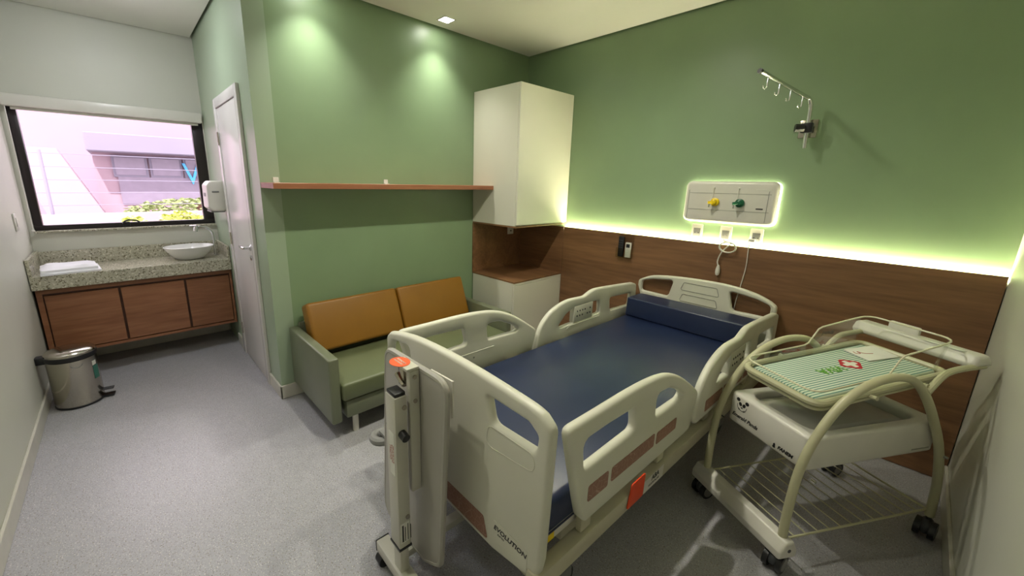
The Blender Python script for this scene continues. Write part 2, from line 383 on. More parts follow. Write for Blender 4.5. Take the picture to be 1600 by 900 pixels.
b = B(); lathe(b, [(.175, 0), (.18, -.004), (.18, -.03), (.17, -.034)], 32); obj('lamp_frame', b, 'whiteplastic', t)
b = B(); lathe(b, [(.168, -.03), (.16, -.055), (.13, -.08), (.08, -.094), (.01, -.1)], 32); obj('fill_dome', b, 'dome', t)

# ================================================================ CORNER FURNITURE
A_, Bd = .573, .702
t = thing('wall_cabinet', 'tall white wall cabinet hung high in the green corner', 'cabinet', (0, 0, 1.175))
b = B(); box(b, .003, A_-.02, -Bd, -.003, .014, 1.153, .0015, 1); obj('cabinet_body', b, 'white', t)
b = B(); box(b, A_-.018, A_, -Bd+.001, -.004, .024, 1.153, .0015, 1); obj('cabinet_door', b, 'white', t)
b = B(); box(b, .003, A_-.001, -Bd+.001, -.033, 0, .014, .001, 1); obj('wood_underside', b, 'woodx', t)
t = thing('floor_cabinet', 'low white cabinet with a wood top in the corner beside the bed', 'cabinet', (0, 0, 0))
b = B(); box(b, .015, A_-.02, -Bd, -.034, 0, .685, .0015, 1); obj('cabinet_body', b, 'white', t)
b = B(); box(b, A_-.018, A_, -Bd+.001, -.036, .03, .665, .0015, 1); obj('cabinet_door', b, 'white', t)
b = B(); box(b, A_-.019, A_-.001, -Bd+.001, -.036, .669, .685); obj('handle_rail', b, 'white', t)
b = B(); box(b, .003, A_, -Bd, -.034, .686, .70, .001, 1); obj('cabinet_top', b, 'woodx', t)
b = B(); box(b, .001, .013, -Bd, -.035, .702, 1.174); tag(obj('splash_panel', b, 'woodx', None), 'brown wood panel on the side wall between the two corner cabinets', 'panel')
t = thing('power_socket', 'white power socket under the tall corner cabinet', 'socket', (.014, -.20, 1.09))
b = B(); box(b, 0, .012, -.04, .04, -.055, .055, .003); obj('cover_plate', b, 'whiteplastic', t)
for z in (-.02, .02):
    b = B(); cyl(b, (.012, 0, z), (.0135, 0, z), .009, 12); obj('socket_hole', b, 'darkgrey', t)
# shelf
SD, SZ = .284, 1.523
t = thing('wall_shelf', 'long reddish wood shelf on the green wall above the sofa', 'shelf', (0, 0, SZ))
b = B(); box(b, .002, SD, -L1+.002, -Bd-.002, -.034, 0, .0015, 1); obj('shelf_board', b, 'woodshelf', t)
for y in (-2.39, -1.60):
    b = B(); box(b, .002, .03, y-.017, y+.017, .0, .004); box(b, .002, .008, y-.017, y+.017, .004, .034, .001, 1); obj('bracket', b, 'whiteplastic', t)

# ================================================================ SOFA
t = thing('sofa', 'low olive sofa with two mustard back cushions under the shelf', 'sofa', (0, 0, 0))
SY0, SY1, SX = -2.405, -.895, .74
b = B(); box(b, .02, SX, SY0, SY0+.062, .115, .535, .012, 3); obj('armrest', b, 'greygreen', t)
b = B(); box(b, .02, SX, SY1-.062, SY1, .115, .515, .012, 3); obj('armrest', b, 'greygreen', t)
b = B(); box(b, .24, SX+.015, SY0+.068, SY1-.068, .25, .362, .018, 3); obj('seat_cushion', b, 'olive', t)
b = B(); box(b, .03, .237, SY0+.068, SY1-.068, .24, .345, .01, 2); obj('seat_back_strip', b, 'greygreen', t)
b = B(); box(b, .03, SX, SY0+.09, SY1-.09, .13, .243, .008, 2); obj('sofa_base', b, 'greygreen', t)
b = B(); box(b, .02, .05, SY0+.063, SY1-.063, .24, .56, .008, 2); obj('sofa_back', b, 'greygreen', t)
for x in (.12, SX-.05):
    for y in (SY0+.16, SY1-.16):
        b = B(); cyl(b, (x, y, 0), (x, y, .131), .019, 12); obj('leg', b, 'whiteplastic', t)
for y0, y1 in ((-2.325, -1.640), (-1.630, -.975)):
    b = B(); box(b, -.065, .065, y0, y1, 0, .345, .022, 4, mat=T(.245, 0, .385) @ RY(rad(-22)))
    obj('back_cushion', b, 'mustard', t)

# ================================================================ VANITY
CX = -1.30; CY0, CY1 = -3.716, -2.486; CZ = .83
t = thing('countertop', 'grey speckled granite counter with upstands under the window', 'countertop', (0, 0, CZ))
b = B(); box(b, -D+.002, CX, CY0, CY1, -.10, 0, .003, 1); obj('counter_slab', b, 'granite', t)
b = B(); box(b, -D+.002, -D+.022, CY0+.02, CY1-.02, .0, .115, .002, 1); obj('back_upstand', b, 'granite', t)
b = B(); box(b, -D+.002, CX, CY0, CY0+.02, .0, .125, .002, 1); obj('side_upstand', b, 'granite', t)
b = B(); box(b, -D+.002, CX, CY1-.02, CY1, .0, .115, .002, 1); obj('side_upstand', b, 'granite', t)
VX = -1.335; VY0, VY1 = -3.705, -2.49; VZ0, VZ1 = .215, .728
t = thing('vanity_cabinet', 'wall hung wood vanity with three doors below the granite counter', 'cabinet', (0, 0, VZ0))
hh = VZ1-VZ0
b = B(); box(b, -D+.016, VX-.02, VY0, VY1, 0, hh, .001, 1); obj('cabinet_body', b, 'woody', t)
b = B(); box(b, VX-.02, VX, VY0, VY0+.03, 0, hh); box(b, VX-.02, VX, VY1-.018, VY1, 0, hh); box(b, VX-.02, VX, VY0+.03, VY1-.018, 0, .022); box(b, VX-.02, VX, VY0+.03, VY1-.018, hh-.035, hh); obj('front_frame', b, 'woody', t)
b = B(); box(b, VX-.021, VX-.019, VY0+.03, VY1-.018, .022, hh-.035); obj('shadow_gap', b, 'wooddark', t)
for y0, y1 in ((-3.668, -3.268), (-3.252, -2.846), (-2.83, -2.514)):
    b = B(); box(b, VX-.017, VX+.003, y0, y1, .030, hh-.052, .002, 1); obj('cabinet_door', b, 'woody', t)
# basin
t = thing('wash_basin', 'white oval ceramic bowl basin standing on the granite counter', 'basin', (-1.52, -2.755, CZ))
prof = [(.085, .001), (.10, .003), (.135, .035), (.165, .075), (.185, .108), (.188, .113), (.183, .115), (.178, .108), (.155, .07), (.12, .03), (.05, .018), (.02, .016)]
b = B(); lathe(b, prof, 36, Matrix.Diagonal((.86, 1.0, 1, 1))); obj('bowl', b, 'ceramic', t)
b = B(); lathe(b, [(.02, .016), (.02, .019), (.012, .020)], 16); obj('drain', b, 'chrome', t)
t = thing('faucet', 'tall chrome gooseneck tap beside the bowl basin', 'faucet', (-1.60, -2.552, CZ))
b = B(); lathe(b, [(.024, 0), (.024, .006), (.014, .010), (.014, .05)], 16)
tube(b, spl([(0, 0, .02), (0, 0, .10), (0, -.002, .19), (.003, -.018, .235), (.008, -.05, .262), (.015, -.09, .272), (.02, -.115, .27)], 5), .0105, 10); obj('spout', b, 'chrome', t)
b = B(); cyl(b, (.021, -.122, .285), (.024, -.135, .235), .017, 14); obj('spout_head', b, 'chrome', t)
b = B(); box(b, .0, .036, -.175, -.118, .283, .291, .003); obj('lever', b, 'chrome', t)
# folded towel
def pillow(bm, x0, x1, y0, y1, z0, z1, puff=.01, seed=0, mat=I4, nx=10, ny=8):
    rn = random.Random(seed); t_ = bmesh.new(); top = []; ph = rn.random()*6
    for i in range(nx+1):
        row = []
        for j in range(ny+1):
            u_, v_ = i/nx, j/ny; e = min(u_, 1-u_, .18)/.18; f = min(v_, 1-v_, .18)/.18; k = (max(0, 1-(1-e)**2)*max(0, 1-(1-f)**2))**.5
            zz = z0+(z1-z0)*(.55+.45*k)+puff*k*math.sin(5*u_+ph)*math.cos(4*v_+ph)
            row.append(t_.verts.new((x0+(x1-x0)*u_, y0+(y1-y0)*v_, zz)))
        top.append(row)
    for i in range(nx):
        for j in range(ny): t_.faces.new((top[i][j], top[i+1][j], top[i+1][j+1], top[i][j+1]))
    be = [e for e in t_.edges if e.is_boundary]; r_ = bmesh.ops.extrude_edge_only(t_, edges=be)
    vs_ = [g for g in r_['geom'] if isinstance(g, bmesh.types.BMVert)]
    for v in vs_: v.co.z = z0
    bmesh.ops.holes_fill(t_, edges=[e for e in t_.edges if e.is_boundary]); return merge(bm, t_, mat)
t = thing('folded_towel', 'white folded towel lying on the left end of the granite counter', 'towel', (-1.44, -3.515, CZ+.001), rad(6))
b = B(); pillow(b, -.165, .135, -.155, .165, 0, .022, .004, 1); obj('lower_fold', b, 'cloth', t)
b = B(); pillow(b, -.160, .115, -.150, .150, .016, .050, .016, 2); obj('upper_fold', b, 'cloth', t)
# dispenser
t = thing('towel_dispenser', 'white paper towel dispenser on the wall between window and door', 'dispenser', (-1.26, -L1, 1.27))
pro = rnd([(0, 0), (-.105, 0), (-.135, .03), (-.13, .215), (-.10, .25), (0, .25)], [0, .02, .02, .03, .03, 0], 4)
b = B(); plate(b, pro, (), .25, .012, 3, mat=axes((0, 1, 0), (0, 0, 1), (1, 0, 0), (0, -.002, 0))); obj('cover', b, 'whiteplastic', t)
b = B(); box(b, -.10, .10, -.12, -.02, -.010, .003, .003); obj('outlet_slot', b, 'grey', t)
b = B(); box(b, .1245, .127, -.10, -.05, .155, .168, .001); obj('lock', b, 'grey', t)
b = B(); box(b, -.05, .05, -.1365, -.13, .12, .15, .002); obj('sight_window', b, 'grey', t)
# switch on the left wall
t = thing('wall_switch', 'white switch plate on the left wall by the window', 'switch', (-1.35, -L2, 1.22))
b = B(); box(b, -.04, .04, 0.001, .010, -.06, .06, .003); obj('cover_plate', b, 'whiteplastic', t)
b = B(); box(b, -.018, .018, .010, .014, -.03, .03, .002); obj('rocker', b, 'whiteplastic', t)

# ================================================================ BIN
t = thing('pedal_bin', 'stainless steel pedal bin with black rim by the left wall', 'bin', (-.865, -3.555, 0), rad(-8))
R0 = .124
b = B(); lathe(b, [(R0-.002, .014), (R0, .018), (R0, .335), (R0-.004, .338)], 40); obj('bin_body', b, 'steel', t)
b = B(); lathe(b, [(R0-.004, 0), (R0+.002, .004), (R0+.002, .014), (R0-.004, .018)], 40); obj('base_ring', b, 'black', t)
b = B(); lathe(b, [(R0-.006, .336), (R0+.005, .340), (R0+.006, .368), (R0-.002, .372)], 40)
box(b, -.03, .03, -R0-.045, -R0+.02, .318, .368, .006); obj('rim', b, 'black', t)
b = B(); lathe(b, [(R0+.003, .370), (R0+.003, .382), (R0-.006, .392), (R0-.04, .402), (.03, .406), (.004, .407)], 40); obj('lid', b, 'steel', t)
b = B(); box(b, -.028, .028, R0-.01, R0+.055, .006, .016, .003); obj('pedal', b, 'black', t)
b = B(); box(b, -.022, .022, R0-.005, R0+.055, .055, .062, .002); obj('pedal_plate', b, 'darkgrey', t)
b = B()
for i in range(7):
    a0 = rad(60+i*3); a1 = rad(63+i*3); rr = R0+.0008
    v = [b.verts.new((rr*math.cos(a), rr*math.sin(a), z)) for a, z in ((a0, .17), (a1, .17), (a1, .265), (a0, .265))]; b.faces.new(v)
bmesh.ops.remove_doubles(b, verts=b.verts[:], dist=1e-5); obj('teal_sticker', b, 'teal', t)
b = B()
for i in range(5):
    a0 = rad(60+i*3); a1 = rad(63+i*3); rr = R0+.0008
    v = [b.verts.new((rr*math.cos(a), rr*math.sin(a), z)) for a, z in ((a0, .27), (a1, .27), (a1, .30), (a0, .30))]; b.faces.new(v)
bmesh.ops.remove_doubles(b, verts=b.verts[:], dist=1e-5); obj('paper_sticker', b, 'paper', t)
b = B(); tube(b, spl([(R0*math.cos(rad(a)), R0*math.sin(rad(a)), z) for a, z in ((8, .31), (14, .295), (22, .29), (30, .295), (36, .31))], 4), .003, 6); obj('carry_handle', b, 'grey', t)

# ================================================================ HOSPITAL BED
BED = (1.872, -.10, 0); TH = -.026
bed = thing('hospital_bed', 'cream hospital bed with moulded side rails and end boards', 'bed', BED, TH)
PXZ = lambda y: axes((1, 0, 0), (0, 0, 1), (0, -1, 0), (0, y, 0))     # plate outline (s, z) at length y
FL = 2.257
# headboard
arch = spl([(-.440, .818), (-.361, .852), (-.21, .874), (-.02, .886), (.19, .886), (.347, .862), (.442, .826)], 4)
hb_out = rnd([(-.475, .33), (.475, .33), (.480, .75)], [.03, .03, 0], 5)+rnd([(.480, .75), (.478, .80), (.442, .826)], [0, .03, 0], 5)[1:]+[p for p in arch[::-1]]+rnd([(-.44, .818), (-.478, .796), (-.480, .75)], [0, .03, 0], 5)[1:]
ho1 = rnd([(-.445, .715), (-.445, .795), (-.36, .822), (-.195, .843), (-.222, .728), (-.24, .712)], [.02, .03, .1, .02, .02, .015], 4)
ho2 = [(-x, z) for x, z in ho1]
o = B(); plate(o, hb_out, [ho1, ho2], .036, .015, 4, mat=PXZ(.018)); hb = obj('headboard', o, 'abs', bed)
for z0, z1 in ((.785, .845), (.70, .755)):
    x = .135; o = B(); tube(o, [p+(0,) for p in rnd([(-x, z0), (x, z0), (x-.02, z1), (-x+.02, z1)], .012, 4)], .0022, 6, True, mat=axes((1, 0, 0), (0, 0, 1), (0, -1, 0), (0, -.001, 0))); obj('moulded_groove', o, 'absdark', hb)
# footboard
arch = spl([(-.455, .885), (-.36, .908), (-.227, .927), (-.028, .937), (.141, .936), (.28, .930), (.403, .922), (.450, .912)], 4)
fb_out = rnd([(-.482, .45), (-.44, .36), (-.26, .292), (.26, .292), (.40, .318), (.462, .338), (.476, .42)], [.05, .05, .05, .05, .03, .03, 0], 5)
fb_out = fb_out+rnd([(.476, .42), (.490, .88), (.45, .912)], [0, .04, 0], 6)[1:]+arch[::-1][1:]+rnd([(-.455, .885), (-.488, .858), (-.482, .45)], [0, .035, 0], 6)[1:]
fh2 = rnd([(.240, .775), (.215, .870), (.40, .866), (.438, .840), (.434, .800), (.428, .782)], [.03, .01, .03, .02, .01, .01], 4)
fh1 = rnd([(-.462, .70), (-.462, .80), (-.44, .852), (-.285, .872), (-.275, .80), (-.30, .715)], [.03, .03, .03, .03, .03, .04], 5)
o = B(); plate(o, fb_out, [fh1, fh2], .040, .016, 4, mat=PXZ(-FL+.02)); fb = obj('footboard', o, 'abs', bed)
o = B(); plate(o, rnd([(-.235, .318), (-.212, .40), (.212, .40), (.238, .318)], .012, 4), (), .002, 0, mat=PXZ(-FL-.0008)); obj('brown_inlay', o, 'inlay', fb)
o = B(); plate(o, rrect(.265, .425, .345, .425, .008, 3), (), .0016, 0, mat=PXZ(-FL-.0007)); obj('name_plate', o, 'abs', fb)
text('lettering', 'EVOLUTION', .026, 'ink', fb, FY(.345, -FL-.0018, .400), shear=.25, bold=.0006, sx=1.05)
text('lettering', 'ELETRIC', .009, 'ink', fb, FY(.305, -FL-.0018, .381), shear=.2)
# recess under the right hand hole
o = B(); tube(o, [p+(0,) for p in rnd([(.215, .69), (.228, .772), (.432, .774), (.436, .715)], .03, 4)], .0016, 6, True, mat=PXZ(-FL-.0003)); obj('moulded_groove', o, 'abs', fb)
# side rails, outlines in (y=-l, z)
def rail_m(side): return axes((0, 1, 0), (0, 0, 1), (1, 0, 0), (side*.488, 0, 0))
foot_out = [(-l, z) for l, z in rnd([(2.07, .475), (2.105, .515)], [0, .0], 3)+rnd([(2.125, .58), (2.205, .868), (2.03, .868)], [0, .03, 0], 5)+spl([(2.03, .868), (1.85, .869), (1.70, .862), (1.59, .845), (1.50, .815), (1.42, .775), (1.33, .718)], 4)[1:]+rnd([(1.33, .718), (1.232, .65), (1.262, .55), (1.285, .48), (1.35, .475)], [0, .05, .3, .03, 0], 5)[1:]]
fr1 = [(-l, z) for l, z in rnd([(2.10, .69), (2.115, .795), (1.98, .797), (1.82, .792), (1.80, .70)], [.02, .03, .1, .02, .02], 4)]
fr2 = [(-l, z) for l, z in rnd([(1.645, .69), (1.655, .785), (1.55, .775), (1.46, .735), (1.405, .695), (1.43, .685)], [.02, .03, .1, .1, .012, .01], 4)]
head_out = [(-l, z) for l, z in rnd([(.05, .50), (.028, .55), (.022, .66), (.03, .765), (.10, .786)], [0, 0, .1, .03, 0], 5)+spl([(.10, .786), (.33, .802), (.568, .816), (.64, .815), (.69, .802), (.745, .785), (.83, .787), (.925, .788), (1.015, .772), (1.11, .735), (1.185, .672), (1.225, .60)], 4)[1:]+rnd([(1.225, .60), (1.248, .50), (1.21, .47), (.09, .478), (.05, .50)], [0, .03, .03, .03, 0], 4)[1:]]
hr1 = [(-l, z) for l, z in rnd([(.545, .625), (.553, .722), (.85, .722), (.945, .69), (1.02, .62), (.99, .61)], [.015, .02, .1, .1, .015, .01], 4)]
hr2 = [(-l, z) for l, z in rnd([(.115, .605), (.105, .700), (.415, .715), (.398, .615)], .02, 4)]
INF = [(2.075, 1.960, .557, .618), (1.940, 1.640, .560, .617), (1.622, 1.45, .557, .61)]
INH = [(1.13, .92, .505, .565), (.90, .62, .505, .565), (.60, .22, .505, .565)]
for side, word in ((1, 'right'), (-1, 'left')):
    o = B(); plate(o, foot_out, [fr1, fr2], .036, .015, 4, mat=rail_m(side)); r = obj('side_rail', o, 'abs', bed)
    for l1, l0, z0, z1 in INF:
        o = B(); plate(o, rnd([(-l1, z0), (-l0, z0), (-l0, z1), (-l1, z1)], .01, 3), (), .0016, 0, mat=axes((0, 1, 0), (0, 0, 1), (1, 0, 0), (side*.5065, 0, 0))); obj('brown_inlay', o, 'inlay', r)
    o = B(); tube(o, [(side*.4695, -2.08, .64), (side*.4695, -1.60, .64)], .0022, 6); obj('moulded_groove', o, 'abs', r)
    for l in (1.95, 1.75):
        o = B(); cyl(o, (side*.471, -l, .61), (side*.468, -l, .61), .006, 10); obj('screw', o, 'absdark', r)
    o = B(); plate(o, head_out, [hr1, hr2], .036, .015, 4, mat=rail_m(side)); r = obj('side_rail', o, 'abs', bed)
    for l1, l0, z0, z1 in INH:
        o = B(); plate(o, rnd([(-l1, z0), (-l0, z0), (-l0, z1), (-l1, z1)], .01, 3), (), .0016, 0, mat=axes((0, 1, 0), (0, 0, 1), (1, 0, 0), (side*.5065, 0, 0))); obj('brown_inlay', o, 'inlay', r)
    o = B(); box(o, side*.488-.0195, side*.488+.0195, -.86, -.64, .612, .728, .004); kp = obj('control_pad', o, 'abs', r)
    for xs in ((side*.468, .0), (side*.508, .0)):
        for i in range(6):
            for j, zz in enumerate((.690, .655)):
                if (i+j) % 5 == 4: continue
                o = B(); cyl(o, (xs[0]-.0012, -.825+i*.03, zz), (xs[0]+.0012, -.825+i*.03, zz), .0065, 8); obj('button', o, 'ink' if (i+j) % 2 else 'darkgrey', kp)
    o = B(); tube(o, [(side*.4695, -.93, .585), (side*.4695, -.90, .60), (side*.4695, -.55, .60)], .0022, 6); obj('moulded_groove', o, 'abs', r)
    # rail arms down to the frame
    for l in (.35, .95, 1.45, 2.0):
        o = B(); box(o, side*.452-.012, side*.452+.012, -l-.03, -l+.03, .372, .52, .005); obj('rail_arm', o, 'steelpaint', bed)
    # lower side beam
    o = B(); box(o, side*.452-.025, side*.452+.025, -2.265, -.08, .29, .365, .008); obj('side_beam', o, 'steelpaint', bed)
    o = B(); box(o, side*.40-.025, side*.40+.025, -2.18, -.06, .385, .43, .008); obj('platform_rail', o, 'whiteplastic', bed)
for l in (.12, 2.21):
    o = B(); box(o, -.43, .43, -l-.03, -l+.03, .295, .36, .006); obj('cross_beam', o, 'steelpaint', bed)
o = B(); box(o, -.425, .425, -2.19, -.06, .405, .428, .008)
box(o, -.425, .425, -2.238, -2.15, .385, .428, .012); obj('mattress_platform', o, 'whiteplastic', bed)
o = B(); box(o, -.33, .33, -1.95, -.35, .17, .235, .01); obj('lift_frame', o, 'steelpaint', bed)
for l in (.55, 1.75):
    o = B(); box(o, -.30, -.24, -l-.03, -l+.03, .2, .40, .006); box(o, .24, .30, -l-.03, -l+.03, .2, .40, .006); obj('lift_leg', o, 'steelpaint', bed)
o = B(); box(o, .30, .38, -2.13, -2.07, .30, .36, .01); obj('junction_box', o, 'black', bed)
o = B(); tube(o, spl([(.34, -2.07, .34), (.36, -1.98, .37), (.37, -1.9, .36), (.37, -1.7, .30)], 4), .006, 6); obj('cable', o, 'darkgrey', bed)
o = B(); box(o, .426, .4275, -2.19, -2.13, .394, .422); obj('warning_sticker', o, 'yellow', bed)
for sx in (-1, 1):
    for l in (.40, 1.98):
        x, y = sx*.36, -l
        o = B(); cyl(o, (x, y, .10), (x, y, .175), .014, 10); box(o, x-.032, x+.032, y-.045, y+.035, .055, .115, .014); cc = obj('caster', o, 'grey', bed)
        o = B(); cyl(o, (x-.02, y, .056), (x+.02, y, .056), .056, 20); obj('wheel', o, 'darkgrey', cc)
# orange tag and sticker on the right beam
o = B(); plate(o, rnd([(-1.748, .31), (-1.628, .31), (-1.622, .415), (-1.728, .415)], .008, 3), (), .006, .002, 2, mat=axes((0, 1, 0), (0, 0, 1), (1, 0, 0), (.482, 0, 0))); obj('orange_tag', o, 'orange', bed)
o = B(); box(o, .4775, .4782, -1.61, -1.44, .30, .36); st = obj('sticker', o, 'whiteplastic', bed)
text('lettering', 'ABA', .034, 'ink', st, FX(.4784, -1.515, .344), bold=.001)
text('lettering', 'HOSPITALAR', .016, 'ink', st, FX(.4784, -1.525, .318))
# corner bumper at the foot end
o = B(); tube(o, [(-.655+.045*math.cos(a), -2.22+.045*math.sin(a), .225) for a in [2*math.pi*k/20 for k in range(20)]], .023, 10, True)
cyl(o, (-.655, -2.22, .200), (-.655, -2.22, .250), .018, 12); box(o, -.66, -.43, -2.235, -2.205, .248, .266, .003); box(o, -.455, -.43, -2.235, -2.205, .25, .30, .003)
obj('corner_bumper', o, 'grey', bed)
# mattress and bolster
mt = thing('mattress', 'long navy blue vinyl mattress on the hospital bed', 'mattress', BED, TH)
o = B(); box(o, -.435, .435, -2.205, -.055, .430, .560, .025, 4); obj('mattress_cover', o, 'navy', mt)
o = B(); tube(o, [(x, y, .442) for x, y in rrect(-.436, .436, -2.206, -.054, .03, 4)], .0035, 6, True); obj('piping', o, 'navy', mt)
bo = thing('bolster', 'navy blue vinyl block standing at the headboard on the mattress', 'bolster', BED, TH)
o = B(); plate(o, rnd([(-.268, .562), (-.045, .562), (-.045, .705), (-.255, .705)], .012, 4), (), .84, .012, 4, mat=axes((0, 1, 0), (0, 0, 1), (1, 0, 0))); obj('bolster_cover', o, 'navy', bo)

# ================================================================ OVERBED TABLE
TB = thing('overbed_table', 'grey white overbed table with its top folded down at the bed foot', 'table', BED, TH)
YT = -FL-.108
bo_out = rnd([(-.325, .10), (-.258, .905), (.150, .918), (.104, .168), (.0, .105)], [.07, .055, .055, .05, .03], 6)
o = B(); plate(o, bo_out, (), .022, .009, 3, mat=PXZ(YT)); tt = obj('table_top', o, 'tabletop', TB)
o = B(); tube(o, [(x, YT, z) for x, z in bo_out], .0125, 8, True); obj('edge_band', o, 'tabletop', tt)
o = B(); plate(o, [(.02, .915), (.150, .922), (.150, .79), (.139, .79), (.139, .908), (.02, .901)], (), .006, 0, mat=PXZ(YT+.022)); obj('rim_bracket', o, 'whiteplastic', tt)
MX0, MX1, MY0, MY1 = -.068, .0, -2.476, -2.428
o = B(); box(o, MX0, MX1, MY0, MY1, .222, .838, .004); ms = obj('mast', o, 'tablepaint', TB)
o = B(); box(o, MX0+.008, MX1-.008, MY0+.006, MY1-.006, .055, .222, .003); obj('mast_foot', o, 'tablepaint', TB)
o = B(); box(o, MX0-.002, MX1+.002, MY0-.002, MY1+.002, .214, .222); obj('black_gasket', o, 'black', TB)
o = B(); box(o, MX0+.004, MX1-.004, MY0+.003, MY1-.003, .838, .852, .004); obj('mast_cap', o, 'black', ms)
for z in (.795, .35):
    o = B(); cyl(o, (MX1, (MY0+MY1)/2+.012, z), (MX1+.004, (MY0+MY1)/2+.012, z), .009, 12); obj('screw', o, 'steel', ms)
o = B(); cyl(o, (MX1, (MY0+MY1)/2, .70), (MX1+.03, (MY0+MY1)/2, .695), .015, 14); obj('lock_knob', o, 'black', ms)
o = B(); cyl(o, (MX0, (MY0+MY1)/2, .70), (MX0-.02, (MY0+MY1)/2, .70), .014, 14); obj('lock_knob', o, 'black', ms)
o = B(); box(o, MX0+.02, MX0+.055, MY0-.0008, MY0, .53, .70); wl = obj('red_label', o, 'paper', ms)
for i, q in enumerate(('CAUTION', 'maximum load 10 kg', 'do not lean on table')):
    text('lettering', q, .013 if i == 0 else .0085, 'redink', wl, axes((0, 0, 1), (-1, 0, 0), (0, -1, 0), (MX0+.028+i*.010, MY0-.001, .615)))
o = B(); box(o, MX1, MX1+.0008, MY0+.006, MY1-.006, .245, .33); wl = obj('rating_label', o, 'paper', ms)
for i in range(4):
    o = B(); box(o, MX1+.0008, MX1+.0012, MY0+.012+i*.011, MY0+.015+i*.011+(.003 if i == 0 else 0), .25, .322-.01*(i % 2)); obj('lettering', o, 'ink', wl)
# hinge post and top bracket between mast and top
o = B(); box(o, -.024, .0, YT-.052, YT-.013, .44, .918, .003); hp = obj('hinge_rail', o, 'tablepaint', TB)
for z in (.895, .805):
    o = B(); cyl(o, (0, YT-.032, z), (.004, YT-.032, z), .008, 12); obj('screw', o, 'steel', hp)
o = B(); box(o, -.10, .0, YT-.062, YT-.013, .918, .930, .003); br = obj('top_bracket', o, 'tablepaint', TB)
o = B(); lathe(o, [(.048, .9305), (.048, .9320), (.03, .9323)], 24, T(-.068, YT-.05, 0) @ Matrix.Diagonal((.86, .72, 1, 1))); obj('orange_sticker', o, 'orangesticker', br)
text('lettering', 'ATENCAO', .012, 'paper', br, axes((1, 0, 0), (0, 1, 0), (0, 0, 1), (-.068, YT-.044, .9328)))
text('lettering', 'INCLINACAO', .009, 'paper', br, axes((1, 0, 0), (0, 1, 0), (0, 0, 1), (-.068, YT-.056, .9328)))
o = B(); box(o, -.075, -.04, YT-.055, YT-.02, .845, .917, .004); box(o, -.04, -.024, YT-.045, YT-.028, .875, .90, .003); cyl(o, (-.08, YT-.058, .885), (-.03, YT-.058, .86), .008, 10); obj('tilt_latch', o, 'steel', TB)
# base
BY = (MY0+MY1)/2
o = B(); box(o, -.20, .40, BY-.028, BY+.028, .055, .105, .006); obj('base_bar', o, 'tablepaint', TB)
o = B(); box(o, -.203, -.197, BY-.029, BY+.029, .054, .106, .002); obj('end_cap', o, 'black', TB)
o = B(); box(o, -.13, -.085, BY+.02, BY+.50, .055, .09, .006); obj('base_arm', o, 'tablepaint', TB)
for x, y in ((-.175, BY), (.37, BY), (-.107, BY+.475)):
    o = B(); box(o, x-.016, x+.016, y-.026, y+.02, .035, .058, .005); cc = obj('caster', o, 'black', TB)
    o = B(); cyl(o, (x-.020, y-.010, .027), (x+.020, y-.010, .027), .027, 18); obj('wheel', o, 'black', cc)

# ================================================================ BASSINET
BS = (2.7585, -.8675, 0); BA = rad(-30)
bs = thing('bassinet', 'cream tube framed hospital bassinet with clear basket and white drawer tray', 'bassinet', BS, BA)
arch = [(-.425, .14), (-.428, .30), (-.415, .48), (-.37, .615), (-.292, .733), (-.20, .80), (-.10, .832), (-.0, .832), (.075, .805), (.15, .74), (.237, .625), (.333, .46), (.392, .27), (.408, .105)]
for sx in (-.20, .213):
    o = B(); tube(o, [(sx, y, z) for y, z in spl(arch, 5)], .0165, 12); hoop = obj('side_hoop', o, 'tubecream', bs)
    for l, z in ((-.36, .43), (.345, .435)):
        o = B(); cyl(o, (sx+math.copysign(.012, sx), l, z), (sx+math.copysign(.028, sx), l, z), .006, 8); obj('bolt', o, 'chrome', hoop)
    o = B(); tube(o, spl([(sx, .15, .74), (sx, .20, .80), (sx, .25, .832), (sx, .35, .842), (sx, .44, .842)], 5), .0125, 10); obj('head_support', o, 'tubecream', bs)
# foot housing
pro = rnd([(-.045, .085), (.045, .085), (.045, .12), (.02, .165), (-.02, .165), (-.045, .12)], .012, 3)
o = B(); plate(o, pro, (), .50, .012, 3, mat=axes((0, 1, 0), (0, 0, 1), (1, 0, 0), (0, -.425, 0))); obj('foot_housing', o, 'whiteplastic', bs)
for sx in (-1, 1):
    o = B(); cyl(o, (sx*.25, -.425, .125), (sx*.2515, -.425, .125), .008, 10); obj('screw', o, 'darkgrey', bs)
for sx, y in ((-.20, -.425), (.205, -.425), (-.20, .408), (.213, .408)):
    zt = .088 if y < 0 else .11
    a = .35 if sx > 0 else .1
    mm = T(sx, y, 0) @ RZ(a)
    o = B(); cyl(o, (0, 0, .075), (0, 0, zt), .010, 8, mat=mm); sph(o, (0, .0, .052), .046, 16, (.62, 1, .8), mat=mm); cc = obj('caster', o, 'darkgrey', bs)
    for k in (-1, 1):
        o = B(); cyl(o, (k*.014, -.006, .041), (k*.034, -.006, .041), .041, 20, mat=mm); wh = obj('wheel', o, 'black', cc)
        o = B(); cyl(o, (k*.033, -.006, .041), (k*.036, -.006, .041), .028, 16, mat=mm)
        obj('hub', o, 'grey', cc)
